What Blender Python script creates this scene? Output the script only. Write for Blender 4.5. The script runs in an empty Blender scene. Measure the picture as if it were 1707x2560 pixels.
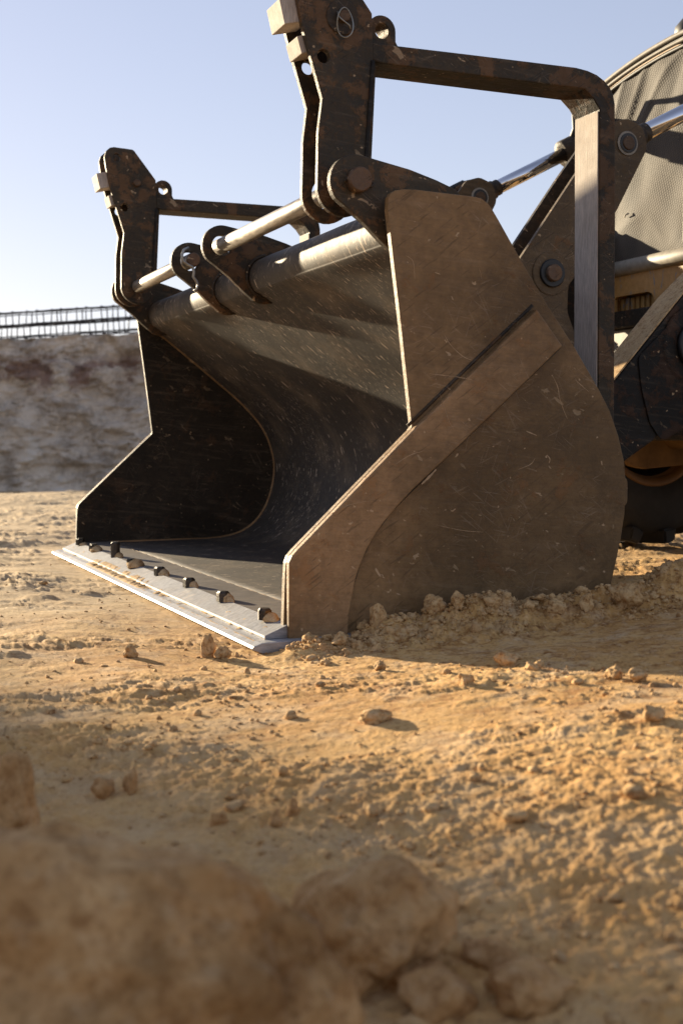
import bpy, bmesh, math, random
import numpy as np
from mathutils import Vector, Matrix, noise as mnoise

SC = bpy.context.scene
COL = SC.collection
R = math.radians
TH = 22.238 * math.pi / 180          # bucket width direction, left of the view axis
H = 0.42

# ------------------------------------------------------------------ camera
cam = bpy.data.cameras.new('camera')
camo = bpy.data.objects.new('camera', cam); COL.objects.link(camo); SC.camera = camo
pi_, ro_ = 0.0582446, -0.0061318
fw = Vector((0, math.cos(pi_), -math.sin(pi_))); rt = Vector((1, 0, 0)); up = rt.cross(fw)
r2 = rt * math.cos(ro_) + up * math.sin(ro_); u2 = -rt * math.sin(ro_) + up * math.cos(ro_)
M = Matrix.Identity(4)
for i in range(3):
    M[i][0] = r2[i]; M[i][1] = u2[i]; M[i][2] = -fw[i]
M[2][3] = H
camo.matrix_world = M
cam.sensor_fit = 'HORIZONTAL'; cam.sensor_width = 24.0
cam.lens = 3194.9 / 1707 * 24
cam.clip_start = 0.02; cam.clip_end = 2000
cam.dof.use_dof = True; cam.dof.focus_distance = 3.4; cam.dof.aperture_fstop = 5.6

# ------------------------------------------------------------------ light
SUN_AZ, SUN_EL = TH + R(17.8), R(10.4)          # azimuth measured from +Y towards -X
world = bpy.data.worlds.new('World'); SC.world = world; world.use_nodes = True
wn = world.node_tree; wn.nodes.clear()
wo = wn.nodes.new('ShaderNodeOutputWorld'); bg = wn.nodes.new('ShaderNodeBackground')
sky = wn.nodes.new('ShaderNodeTexSky'); sky.sky_type = 'NISHITA'; sky.sun_disc = False
sky.sun_elevation = SUN_EL; sky.sun_rotation = -SUN_AZ
sky.altitude = 300; sky.air_density = 1.0; sky.dust_density = 0.25; sky.ozone_density = 2.0
bg.inputs['Strength'].default_value = 0.126
hs = wn.nodes.new('ShaderNodeHueSaturation'); hs.inputs['Saturation'].default_value = .88
tn = wn.nodes.new('ShaderNodeMix'); tn.data_type = 'RGBA'; tn.blend_type = 'MULTIPLY'; tn.inputs[0].default_value = 1.0
tn.inputs[7].default_value = (1.0, .85, .975, 1)          # the photograph's warm white balance
wn.links.new(sky.outputs[0], hs.inputs['Color']); wn.links.new(hs.outputs[0], tn.inputs[6]); 
gmn = wn.nodes.new('ShaderNodeGamma'); gmn.inputs[1].default_value = .60      # evener sky towards the sun
wn.links.new(tn.outputs[2], gmn.inputs[0]); wn.links.new(gmn.outputs[0], bg.inputs[0]); wn.links.new(bg.outputs[0], wo.inputs[0])
sl = bpy.data.lights.new('sun', 'SUN'); sl.energy = 5.0; sl.angle = R(0.9); sl.color = (1.0, 0.83, 0.57)
so = bpy.data.objects.new('sun', sl); COL.objects.link(so)
sd = Vector((-math.sin(SUN_AZ) * math.cos(SUN_EL), math.cos(SUN_AZ) * math.cos(SUN_EL), math.sin(SUN_EL)))
so.rotation_euler = sd.to_track_quat('Z', 'Y').to_euler(); so.location = (-6, 8, 6)
SC.view_settings.view_transform = 'Standard'; SC.view_settings.look = 'None'
SC.view_settings.exposure = 1.45; SC.view_settings.gamma = 1.0
try: SC.view_settings.use_curve_mapping = False
except Exception: pass
SC.cycles.max_bounces = 6; SC.cycles.diffuse_bounces = 3; SC.cycles.glossy_bounces = 3

# ------------------------------------------------------------------ node helpers
class NT:
    def __init__(s, name):
        s.m = bpy.data.materials.new(name); s.m.use_nodes = True
        s.t = s.m.node_tree; s.b = s.t.nodes['Principled BSDF']; s.o = s.t.nodes['Material Output']
        s.tc = s.t.nodes.new('ShaderNodeTexCoord')
    def n(s, k, **kw):
        x = s.t.nodes.new(k)
        for a, b in kw.items(): setattr(x, a, b)
        return x
    def l(s, a, b): s.t.links.new(a, b)
    def mapping(s, scale=(1, 1, 1), rot=(0, 0, 0), src='Object'):
        m = s.n('ShaderNodeMapping', vector_type='TEXTURE'); m.inputs['Scale'].default_value = tuple(1 / v for v in scale); m.inputs['Rotation'].default_value = rot
        s.l(s.tc.outputs[src], m.inputs[0]); return m.outputs[0]
    def noise(s, scale, detail=4, rough=.6, vec=None, dist=0.0):
        x = s.n('ShaderNodeTexNoise'); x.inputs['Scale'].default_value = scale; x.inputs['Detail'].default_value = detail
        x.inputs['Roughness'].default_value = rough; x.inputs['Distortion'].default_value = dist
        s.l(vec if vec is not None else s.tc.outputs['Object'], x.inputs['Vector']); return x.outputs['Fac']
    def ramp(s, fac, stops):
        x = s.n('ShaderNodeValToRGB'); s.l(fac, x.inputs[0]); cr = x.color_ramp
        while len(cr.elements) < len(stops): cr.elements.new(.5)
        for e, (p, c) in zip(cr.elements, stops):
            e.position = p; e.color = (*c, 1) if isinstance(c, tuple) else (c, c, c, 1)
        return x.outputs[0]
    def mix(s, fac, a, b, mode='MIX'):
        x = s.n('ShaderNodeMix', data_type='RGBA', blend_type=mode)
        for k, v in ((0, fac), (6, a), (7, b)):
            if isinstance(v, (int, float)): x.inputs[k].default_value = v
            elif isinstance(v, tuple): x.inputs[k].default_value = (*v, 1)
            else: s.l(v, x.inputs[k])
        return x.outputs[2]
    def math(s, op, a, b=0.0):
        x = s.n('ShaderNodeMath', operation=op)
        for k, v in ((0, a), (1, b)):
            if isinstance(v, (int, float)): x.inputs[k].default_value = v
            else: s.l(v, x.inputs[k])
        return x.outputs[0]
    def bump(s, h, strength=.3, dist=.002, prev=None):
        x = s.n('ShaderNodeBump'); x.inputs['Strength'].default_value = strength; x.inputs['Distance'].default_value = dist
        s.l(h, x.inputs['Height'])
        if prev is not None: s.l(prev, x.inputs['Normal'])
        return x.outputs[0]
    def set(s, **kw):
        for k, v in kw.items():
            i = s.b.inputs[{'col': 'Base Color', 'rough': 'Roughness', 'metal': 'Metallic', 'norm': 'Normal', 'spec': 'Specular IOR Level'}[k]]
            if isinstance(v, (int, float)): i.default_value = v
            elif isinstance(v, tuple): i.default_value = (*v, 1)
            else: s.l(v, i)
        return s.m

def steel_mat(name, dark, mid, rust, rust_amt=.5, metal=.2, r0=.4, r1=.75, scratch=.5, blotch=1.0, chips=.6, scol=(.50, .36, .24)):
    """Painted or bare steel with rust blotches, fine grain, scuffs, dark smears and pale scratches."""
    N = NT(name)
    a = N.noise(14, 7, .72, dist=.25); b = N.noise(48, 6, .72, dist=.3); c = N.noise(2.4, 5, .6)
    gr = N.noise(1.0, 5, .7, vec=N.mapping(scale=(22, 200, 190), rot=(0, R(4), 0)))          # rolled grain
    base = N.mix(N.ramp(b, [(.30, 0.0), (.70, 1.0)]), dark, mid)
    base = N.mix(N.ramp(gr, [(.30, .42), (.55, 0.0)]), base, N.mix(1.0, base, (.55, .52, .48), 'MULTIPLY'))
    base = N.mix(N.ramp(c, [(.40, 0.0), (.62, .55)]), base, N.mix(1.0, base, (.52, .50, .44), 'MULTIPLY'))
    fac = N.math('ADD', N.math('MULTIPLY', a, .7), N.math('MULTIPLY', c, .3))
    rm = N.ramp(fac, [(.60 - rust_amt * .18, 0.0), (.63 - rust_amt * .16, blotch)])
    base = N.mix(N.math('MULTIPLY', rm, .78), base, N.mix(b, rust, tuple(v * .5 for v in rust)))
    sc = None
    for k, (sx, rt_, th) in enumerate((((9, 110, 230), (0, R(38), 0), .655), ((14, 110, 260), (0, R(-71), 0), .665), ((11, 90, 200), (0, R(-24), 0), .67), ((16, 90, 260), (0, R(9), 0), .655), ((5, 60, 150), (0, R(63), 0), .69))):
        w = N.ramp(N.noise(1.0, 2, .5, vec=N.mapping(scale=sx, rot=rt_)), [(th, 0.0), (th + .03, 1.0)])
        sc = w if sc is None else N.mix(1.0, sc, w, 'LIGHTEN')
    msk = N.ramp(N.noise(7.5, 5, .7), [(.50, 0.0), (.60, 1.0)])
    sc1 = N.mix(1.0, sc, msk, 'MULTIPLY')
    col = N.mix(N.math('MULTIPLY', sc1, scratch * .55), base, scol)
    gr2 = N.noise(1.0, 4, .6, vec=N.mapping(scale=(7, 90, 75), rot=(0, R(7), 0)))
    col = N.mix(N.ramp(gr2, [(.54, 0.0), (.74, .12)]), col, scol)
    ch = N.ramp(N.noise(1.0, 3, .55, vec=N.mapping(scale=(20, 45, 42), rot=(0, R(28), 0)), dist=.6), [(.665, 0.0), (.68, 1.0)])
    col = N.mix(N.math('MULTIPLY', N.mix(1.0, ch, N.ramp(N.noise(3.3, 3, .6), [(.46, 0.0), (.52, 1.0)]), 'MULTIPLY'), chips), col, (.60, .42, .25))
    col = N.mix(N.ramp(N.noise(2.0, 6, .62, dist=.5), [(.44, 0.0), (.60, .8)]), col, N.mix(1.0, col, (.48, .48, .44), 'MULTIPLY'))
    sd_ = N.ramp(N.noise(1.0, 2, .5, vec=N.mapping(scale=(14, 90, 170), rot=(0, R(-35), 0))), [(.64, 0.0), (.69, 1.0)])
    col = N.mix(N.math('MULTIPLY', sd_, .6), col, tuple(v * .45 for v in dark))
    sp = N.ramp(N.noise(42, 3, .6), [(.685, 0.0), (.71, 1.0)])
    col = N.mix(N.math('MULTIPLY', sp, .65), col, (.55, .38, .22))
    rg = N.ramp(N.math('ADD', N.math('MULTIPLY', b, .5), N.math('MULTIPLY', gr, .4)), [(.25, r0), (.65, r1)])
    bm = N.bump(b, .6, .002); bm = N.bump(a, .5, .006, bm); bm = N.bump(gr, .3, .0008, bm); bm = N.bump(rm, .5, .0008, bm); bm = N.bump(sc1, .4, .0008, bm)
    return N.set(col=col, rough=rg, metal=metal, norm=bm, spec=.30)

M_plate = steel_mat('worn_brown_steel', (.205, .116, .046), (.320, .190, .082), (.30, .145, .050), .14, .0, .42, .7, .6)
M_strip = steel_mat('scraped_brown_steel', (.270, .155, .070), (.430, .255, .120), (.40, .205, .08), .25, .05, .42, .7, .6)
M_olive = steel_mat('rusty_olive_steel', (.032, .024, .014), (.078, .053, .028), (.20, .098, .036), .58, .0, .42, .8, .4)
M_lever = steel_mat('brown_lever_steel', (.095, .060, .028), (.165, .105, .050), (.21, .10, .034), .35, .0, .45, .78, .5, chips=.3)
M_dark = steel_mat('dark_rusty_steel', (.036, .026, .017), (.075, .051, .030), (.17, .085, .033), .4, .05, .42, .8, .4)
M_black = steel_mat('blackened_painted_steel', (.010, .008, .006), (.022, .016, .011), (.085, .034, .012), .45, .0, .5, .85, .2, chips=.22)

def polished(name, base, r0, r1, metal, stretch, dust=.25, specks=.6, attr=None, speck=(34, 9), scol=(.60, .47, .35), bk=1.0):
    """Bare steel scoured in one direction; specks are short scratches lying along it."""
    N = NT(name)
    if attr:
        at = N.n('ShaderNodeAttribute'); at.attribute_name = attr
        def vm(sc_, rz=0.0):
            m = N.n('ShaderNodeMapping', vector_type='TEXTURE'); m.inputs['Scale'].default_value = tuple(1 / v for v in sc_); m.inputs['Rotation'].default_value = (0, 0, rz)
            N.l(at.outputs['Vector'], m.inputs[0]); return m.outputs[0]
    else:
        def vm(sc_, rz=0.0): return N.mapping(scale=sc_)
    f = N.noise(1.0, 6, .7, vec=vm(stretch)); g = N.noise(5, 5, .65); q = N.noise(34, 5, .65); g2 = N.noise(1.7, 4, .6)
    col = N.mix(N.ramp(f, [(.3, 0.0), (.7, 1.0)]), tuple(c * .55 for c in base), tuple(min(1, c * 1.4) for c in base))
    col = N.mix(N.math('MULTIPLY', N.ramp(g, [(.48, 0.0), (.70, 1.0)]), dust), col, (.36, .26, .16))
    col = N.mix(N.ramp(g2, [(.42, 0.0), (.62, .4)]), col, N.mix(1.0, col, (.5, .47, .45), 'MULTIPLY'))
    k1, k2 = .36, .2
    sp = N.ramp(N.noise(1.0, 2, .5, vec=vm(tuple(v * k1 for v in stretch), R(7))), [(.645, 0.0), (.665, 1.0)])
    sp2 = N.ramp(N.noise(1.0, 2, .55, vec=vm(tuple(v * k1 * 1.7 for v in stretch), R(-9))), [(.64, 0.0), (.66, 1.0)])
    sp3 = N.ramp(N.noise(1.0, 2, .5, vec=vm(tuple(v * k2 for v in stretch), R(3))), [(.665, 0.0), (.68, 1.0)])
    sp = N.mix(1.0, sp, sp2, 'LIGHTEN'); sp = N.mix(1.0, N.mix(1.0, sp, N.ramp(N.noise(4.2, 5, .7), [(.42, .05), (.66, .9)]), 'MULTIPLY'), sp3, 'LIGHTEN')
    col = N.mix(N.math('MULTIPLY', sp, specks), col, scol)
    rg = N.ramp(N.math('ADD', N.math('MULTIPLY', f, .6), N.math('MULTIPLY', q, .4)), [(.3, r0), (.7, r1)])
    bm = N.bump(f, .35 * bk, .0008); bm = N.bump(q, .3 * bk, .002, bm); bm = N.bump(sp, .3, .0006, bm)
    return N.set(col=col, rough=rg, metal=metal, norm=bm)
M_rod = polished('worn_bare_steel', (.36, .32, .27), .34, .55, .6, (60, 14, 60), .3, .3)
M_lip = polished('ground_bright_steel', (.42, .42, .43), .46, .62, .6, (26, 150, 150), .12, .25, bk=.15)
M_lip2 = polished('worn_lip_steel', (.27, .27, .28), .50, .64, .6, (26, 150, 150), .15, .2, bk=.15)
M_inner = polished('scoured_dark_steel', (.062, .050, .040), .56, .76, .12, (330, 84, 1), .30, .70, 'skin')
M_floor = polished('scoured_floor_steel', (.20, .175, .155), .45, .65, .4, (26, 160, 60), .3, .3)
M_side_in = steel_mat('dark_inner_steel', (.022, .017, .012), (.052, .038, .025), (.09, .05, .026), .3, .05, .45, .75, .3, chips=.25)  # very dark brown steel for the far side plate
M_tine = polished('scraped_flat_bar_steel', (.52, .44, .37), .7, .9, .0, (380, 420, 30), .25, .25)

def simple(name, col, rough, metal=0.0, n1=20, amp=.35):
    N = NT(name)
    f = N.noise(n1, 5, .65)
    c = N.mix(N.ramp(f, [(.3, 0.0), (.7, 1.0)]), tuple(x * (1 - amp) for x in col), tuple(min(1, x * (1 + amp)) for x in col))
    return N.set(col=c, rough=rough, metal=metal, norm=N.bump(N.noise(n1 * 5, 3, .6), .15, .001))
M_chrome = NT('chrome_rod').set(col=(.62, .62, .66), rough=.09, metal=1.0)
M_rubber = simple('dusty_tyre_rubber', (.020, .019, .017), .8, n1=14)
M_wire = simple('galvanised_wire', (.30, .28, .24), .4, .8)
M_rebar = simple('rebar_steel', (.055, .050, .050), .6, .3)
M_bolt = steel_mat('bolt_steel', (.045, .040, .036), (.10, .085, .07), (.2, .12, .06), .3, .5, .3, .6, .2, chips=.1)
M_grease_gap = simple('black_grease_and_gap', (.012, .011, .010), .5, n1=40)
M_trim = simple('grey_painted_trim', (.24, .21, .165), .6, n1=30)
M_hose = simple('black_rubber_hose', (.016, .016, .018), .55)

def yellow():
    N = NT('chipped_yellow_paint')
    f = N.noise(18, 6, .7, vec=N.mapping(scale=(1, 1, .45)), dist=.4)
    col = N.mix(N.ramp(N.noise(60, 4), [(.3, 0.0), (.7, 1.0)]), (.33, .17, .045), (.44, .24, .075))
    col = N.mix(N.ramp(f, [(.56, 0.0), (.60, 1.0)]), col, (.20, .17, .15))
    return N.set(col=col, rough=.6, norm=N.bump(f, .3, .001))
M_yellow = yellow()
M_axle = simple('dirty_yellow_casting', (.15, .085, .030), .75, n1=9, amp=.5)
M_rim = simple('dusty_orange_rim', (.15, .075, .022), .6, n1=8, amp=.3)

def mesh_cloth():
    N = NT('woven_grille_cloth')
    sx = N.n('ShaderNodeSeparateXYZ'); N.l(N.tc.outputs['Object'], sx.inputs[0])
    k = 2 * math.pi / .0165
    a = N.math('SINE', N.math('MULTIPLY', N.math('ADD', sx.outputs[1], N.math('MULTIPLY', sx.outputs[2], .55)), k))
    b = N.math('SINE', N.math('MULTIPLY', N.math('SUBTRACT', sx.outputs[2], N.math('MULTIPLY', sx.outputs[1], .35)), k))
    p = N.math('MULTIPLY', a, b)
    g = N.ramp(N.math('ADD', N.math('MULTIPLY', p, .5), .5), [(.30, 0.0), (.55, 1.0)])
    dust = N.noise(5, 4, .6)
    wire = N.mix(N.ramp(dust, [(.3, 0.0), (.7, 1.0)]), (.045, .035, .025), (.088, .067, .047))
    hole = N.mix(N.ramp(dust, [(.3, 0.0), (.6, 1.0)]), (.018, .015, .012), (.055, .043, .031))
    return N.set(col=N.mix(g, hole, wire), rough=.75, norm=N.bump(g, .5, .002))
M_cloth = mesh_cloth()

def dirt(name, c0, c1, c2, bump=.5, sc=1.0, zones=False, mott=.9):
    N = NT(name)
    a = N.noise(2.6 * sc, 7, .68, dist=.3); b = N.noise(21 * sc, 6, .72); c = N.noise(95 * sc, 5, .68); e = N.noise(6.5 * sc, 6, .68, dist=.4); g = N.noise(55, 3, .6)
    col = N.mix(N.ramp(a, [(.40, 0.0), (.60, 1.0)]), c0, c1)
    col = N.mix(N.ramp(e, [(.50, 0.0), (.64, .8)]), col, c2)
    col = N.mix(N.ramp(b, [(.36, mott), (.50, 0.0)]), col, N.mix(1.0, col, (.50, .38, .28), 'MULTIPLY'))  # dark mottle in the bump hollows, crevice shade put into the colour
    col = N.mix(N.ramp(g, [(.52, 0.0), (.68, .65 * mott)]), col, N.mix(.5, col, (.72, .54, .33)))
    col = N.mix(N.ramp(c, [(.36, .85 * mott), (.48, 0.0)]), col, N.mix(1.0, col, (.48, .38, .29), 'MULTIPLY'))  # finer mottle, again crevice shade put into the colour
    if zones:      # trodden pale dust on the far side of the bucket edge, earth near the lens tinted light and warm to offset its shade
        sx = N.n('ShaderNodeSeparateXYZ'); N.l(N.tc.outputs['Object'], sx.inputs[0])
        wob = N.math('MULTIPLY', N.math('SUBTRACT', N.noise(1.1, 4, .6), .5), 2.2)
        f1 = N.ramp(N.math('MULTIPLY', N.math('ADD', N.math('SUBTRACT', sx.outputs[1], N.math('MULTIPLY', sx.outputs[0], 1.2)), wob), .2), [(.62, 0.0), (.95, .6)])
        col = N.mix(f1, col, N.mix(N.ramp(b, [(.35, 0.0), (.6, 1.0)]), (.42, .32, .19), (.62, .50, .33)))
        m2 = N.n('ShaderNodeMapRange'); m2.inputs[1].default_value = 1.2; m2.inputs[2].default_value = 2.3; m2.inputs[3].default_value = .75; m2.inputs[4].default_value = 0.0
        N.l(N.math('ADD', sx.outputs[1], N.math('ADD', N.math('MULTIPLY', sx.outputs[0], .8), N.math('MULTIPLY', wob, .35))), m2.inputs[0])
        col = N.mix(m2.outputs[0], col, N.mix(N.ramp(e, [(.40, 0.0), (.60, 1.0)]), (.60, .335, .115), (.58, .375, .175)))
    bm = N.bump(b, bump * .6, .007 / sc); bm = N.bump(c, bump, .0022 / sc, bm)
    return N.set(col=col, rough=.92, norm=bm, spec=.2)
M_ground = dirt('sandy_earth', (.52, .285, .095), (.66, .41, .160), (.56, .385, .215), .9, 1.0, True)
M_clod = dirt('sandy_clod', (.52, .33, .15), (.58, .38, .18), (.45, .27, .12), .8, 2.0)
M_stone = dirt('ochre_stone', (.42, .225, .085), (.62, .385, .175), (.24, .125, .045), .8, 1.4, False, .55)
M_sand = dirt('caked_sand', (.50, .33, .16), (.56, .38, .2), (.5, .36, .2), .9, 3.0)

def wall_mat():
    N = NT('quarry_limestone')
    a = N.noise(.45, 8, .7, dist=.3); b = N.noise(2.2, 7, .72); c = N.noise(9, 5, .7)
    sx = N.n('ShaderNodeSeparateXYZ'); N.l(N.tc.outputs['Object'], sx.inputs[0])
    col = N.mix(N.ramp(a, [(.35, 0.0), (.65, 1.0)]), (.60, .50, .40), (.88, .75, .60))
    band = N.math('SUBTRACT', 1.0, N.math('ABSOLUTE', N.math('MULTIPLY', N.math('SUBTRACT', N.math('ADD', sx.outputs[2], N.math('MULTIPLY', a, 1.0)), 2.15), 1.7)))
    dk = N.math('MULTIPLY', N.ramp(band, [(.3, 0.0), (.7, 1.0)]), N.ramp(N.noise(1.3, 5, .65), [(.44, 0.0), (.52, 1.0)]))
    col = N.mix(N.math('MULTIPLY', dk, .75), col, (.24, .125, .10))
    st = N.ramp(N.noise(2.2, 4, .6, vec=N.mapping(scale=(1, 1, 1.3))), [(.60, 0.0), (.66, 1.0)])
    col = N.mix(N.math('MULTIPLY', st, .55), col, (.74, .68, .60))
    col = N.mix(N.ramp(b, [(.36, .8), (.54, 0.0)]), col, N.mix(1.0, col, (.45, .42, .40), 'MULTIPLY'))
    bm = N.bump(b, .9, .14); bm = N.bump(c, .8, .04, bm)
    return N.set(col=col, rough=.95, norm=bm, spec=.15)
M_wall = wall_mat()

# ------------------------------------------------------------------ object helpers
def link(name, me, mat=None, parent=None, loc=None, smooth=False):
    if mat is not None: me.materials.append(mat)
    if smooth: me.polygons.foreach_set('use_smooth', [True] * len(me.polygons))
    o = bpy.data.objects.new(name, me); COL.objects.link(o)
    if parent is not None: o.parent = parent
    if loc is not None: o.location = loc
    return o

def tag(o, label=None, cat=None, group=None, kind=None):
    if label: o['label'] = label
    if cat: o['category'] = cat
    if group: o['group'] = group
    if kind: o['kind'] = kind
    return o

RV = Vector((math.cos(TH), math.sin(TH), 0)); WV = Vector((-math.sin(TH), math.cos(TH), 0))
def W3(r, w, z=0): return RV * r + WV * w + Vector((0, 0, z))
class Frame:
    """An Empty turned into the machine's own directions: x = back along the machine, y = across it."""
    def __init__(s, name, r, w, z, *t, **k):
        s.e = bpy.data.objects.new(name, None); COL.objects.link(s.e)
        s.e.location = W3(r, w, z); s.e.rotation_euler = (0, 0, TH); s.e.empty_display_size = .1
        tag(s.e, *t, **k); s.o = np.array([r, w, z])
CUR = [None]
def off(): return CUR[0].o
def mesh_np(verts, faces):
    me = bpy.data.meshes.new('m')
    me.from_pydata([tuple(v) for v in verts], [], faces); me.update(); return me

def plate(name, pts, w0, w1, mat, parent=None, holes=(), bevel=.002, seg=2, smooth=False):
    """Flat piece: outline pts in (r, z), extruded across the machine from w0 to w1, with round holes and rounded edges."""
    cu = bpy.data.curves.new('c', 'CURVE'); cu.dimensions = '2D'; cu.fill_mode = 'BOTH'
    o0 = off()
    def spl(P):
        s = cu.splines.new('POLY'); s.points.add(len(P) - 1)
        for p, q in zip(s.points, P): p.co = (q[0] - o0[0], q[1] - o0[2], 0, 1)
        s.use_cyclic_u = True
    spl(pts)
    for (r, z, rad) in holes:
        spl([(r + rad * math.cos(t), z + rad * math.sin(t)) for t in np.linspace(0, 2 * math.pi, 28, endpoint=False)])
    cu.extrude = max(abs(w1 - w0) / 2 - bevel, .0001); cu.bevel_depth = bevel; cu.bevel_resolution = seg - 1; cu.offset = -bevel
    ob = bpy.data.objects.new('tmp', cu); COL.objects.link(ob)
    dg = bpy.context.evaluated_depsgraph_get(); me = bpy.data.meshes.new_from_object(ob.evaluated_get(dg))
    bpy.data.objects.remove(ob); bpy.data.curves.remove(cu)
    n = len(me.vertices); co = np.empty(n * 3); me.vertices.foreach_get('co', co); co = co.reshape(-1, 3)
    wm = (w0 + w1) / 2 - o0[1]
    co = np.stack([co[:, 0], co[:, 2] + wm, co[:, 1]], 1); me.vertices.foreach_set('co', co.ravel())
    me.flip_normals()
    bm = bmesh.new(); bm.from_mesh(me); bmesh.ops.remove_doubles(bm, verts=bm.verts, dist=.00005)
    bmesh.ops.recalc_face_normals(bm, faces=bm.faces); bm.to_mesh(me); bm.free()
    me.materials.clear(); me.polygons.foreach_set('use_smooth', [False] * len(me.polygons)); me.update()
    return link(name, me, mat, parent if parent is not None else CUR[0].e)

def fillet(pts, rads, n=6):
    out = []
    L = len(pts)
    for i in range(L):
        p = np.array(pts[i], float); rd = rads[i] if isinstance(rads, (list, tuple)) else rads
        if rd <= 0: out.append(tuple(p)); continue
        a = np.array(pts[i - 1], float) - p; b = np.array(pts[(i + 1) % L], float) - p
        la, lb = np.linalg.norm(a), np.linalg.norm(b); a /= la; b /= lb
        ang = math.acos(max(-1, min(1, a @ b)))
        t = min(rd / math.tan(ang / 2), la * .49, lb * .49)
        for k in range(n + 1):
            u = k / n
            q = p + a * t * (1 - u) ** 2 + b * t * u ** 2
            out.append(tuple(q))
    return out

def arc(c, r, a0, a1, n=12):
    return [(c[0] + r * math.cos(R(a)), c[1] + r * math.sin(R(a))) for a in np.linspace(a0, a1, n)]

def tube(name, pts, rad, mat, parent=None, seg=12, local=True, caps=True, closed=False):
    """Round bar along 3D points (r, w, z)."""
    P = [Vector(p) - Vector(off()) if local else Vector(p) for p in pts]
    V, F = [], []
    prev = None
    n = len(P)
    for i, p in enumerate(P):
        if closed: d = (P[(i + 1) % n] - P[i - 1]).normalized()
        else: d = (P[min(i + 1, n - 1)] - P[max(i - 1, 0)]).normalized()
        if prev is None: a = d.orthogonal().normalized()
        else: a = (prev - d * prev.dot(d)).normalized()
        prev = a; b = d.cross(a)
        rr = rad[i] if isinstance(rad, (list, tuple)) else rad
        for k in range(seg):
            t = 2 * math.pi * k / seg; V.append(p + (a * math.cos(t) + b * math.sin(t)) * rr)
    for i in range(n if closed else n - 1):
        for k in range(seg):
            j = (i + 1) % n
            F.append((i * seg + k, i * seg + (k + 1) % seg, j * seg + (k + 1) % seg, j * seg + k))
    if caps and not closed:
        F.append(tuple(range(seg))[::-1]); F.append(tuple((n - 1) * seg + k for k in range(seg)))
    me = mesh_np(V, F)
    for p in me.polygons: p.use_smooth = len(p.vertices) == 4
    return link(name, me, mat, parent if parent is not None else (CUR[0].e if local else None))

def disc(name, r, z, w0, w1, rad, mat, parent=None, seg=32, bev=.003):
    """A short cylinder across the machine, with chamfered ends."""
    P = [(r, w0, z), (r, w0 + (bev if w1 > w0 else -bev), z), (r, w1 - (bev if w1 > w0 else -bev), z), (r, w1, z)]
    return tube(name, P, [rad - bev, rad, rad, rad - bev], mat, parent, seg)

def box(name, r, w, z, mat, parent=None, rot=0.0, bevel=.003):
    o0 = off()
    bm = bmesh.new(); bmesh.ops.create_cube(bm, size=1)
    c = np.array([(r[0] + r[1]) / 2, (w[0] + w[1]) / 2, (z[0] + z[1]) / 2]); s = (r[1] - r[0], w[1] - w[0], z[1] - z[0])
    bmesh.ops.scale(bm, vec=s, verts=bm.verts)
    if bevel: bmesh.ops.bevel(bm, geom=bm.edges, offset=min(bevel, min(s) * .3), segments=2, profile=.6, affect='EDGES')
    if rot: bmesh.ops.rotate(bm, matrix=Matrix.Rotation(rot, 3, 'Y'), verts=bm.verts)
    bmesh.ops.translate(bm, vec=c - o0, verts=bm.verts)
    me = bpy.data.meshes.new('m'); bm.to_mesh(me); bm.free()
    return link(name, me, mat, parent if parent is not None else CUR[0].e)

def copy_tree(o, parent=None):
    c = o.copy(); COL.objects.link(c)
    if parent is not None: c.parent = parent
    for ch in list(o.children): copy_tree(ch, c)
    return c

# ------------------------------------------------------------------ numpy noise
_rng = np.random.RandomState(7)
_perm = _rng.permutation(4096).astype(np.int64)
_ga = _rng.rand(4096) * 2 * math.pi; _gx, _gy = np.cos(_ga), np.sin(_ga)
def _h(ix, iy): return _perm[(_perm[ix & 4095] + iy) & 4095]
def perlin(x, y):
    ix = np.floor(x).astype(np.int64); iy = np.floor(y).astype(np.int64); fx = x - ix; fy = y - iy
    u = fx ** 3 * (fx * (fx * 6 - 15) + 10); v = fy ** 3 * (fy * (fy * 6 - 15) + 10)
    def g(dx, dy):
        k = _h(ix + dx, iy + dy); return _gx[k] * (fx - dx) + _gy[k] * (fy - dy)
    a = g(0, 0); b = g(1, 0); c = g(0, 1); d = g(1, 1)
    return ((a + (b - a) * u) + ((c + (d - c) * u) - (a + (b - a) * u)) * v) * 1.5
def fbm(x, y, s, o=4, gain=.5, seed=0):
    t = 0; a = 1.0; f = 1.0 / s
    for i in range(o):
        t = t + a * perlin(x * f + 17.3 * i + seed * 7.7, y * f - 9.1 * i + seed * 3.3); a *= gain; f *= 2.03
    return t
def domes(x, y, s, prob, rmin, rmax, seed=0, flat=.6):
    """Rounded lumps, one at most per cell."""
    u = x / s + seed * 31.7; v = y / s + seed * 11.3
    ix = np.floor(u).astype(np.int64); iy = np.floor(v).astype(np.int64); out = np.zeros_like(x)
    for dx in (-1, 0, 1):
        for dy in (-1, 0, 1):
            k = _h(ix + dx, iy + dy)
            cx = ix + dx + .2 + .6 * ((k * 73 % 997) / 997.0); cy = iy + dy + .2 + .6 * ((k * 131 % 991) / 991.0)
            rr = rmin + (rmax - rmin) * ((k * 57 % 983) / 983.0) ** 2; on = ((k * 37 % 977) / 977.0) < prob
            d2 = (u - cx) ** 2 + (v - cy) ** 2
            out = np.maximum(out, np.where(on, np.sqrt(np.maximum(rr * rr - d2, 0)) * s * flat, 0))
    return out
def sstep(x, a, b):
    t = np.clip((x - a) / (b - a), 0, 1); return t * t * (3 - 2 * t)

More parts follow.
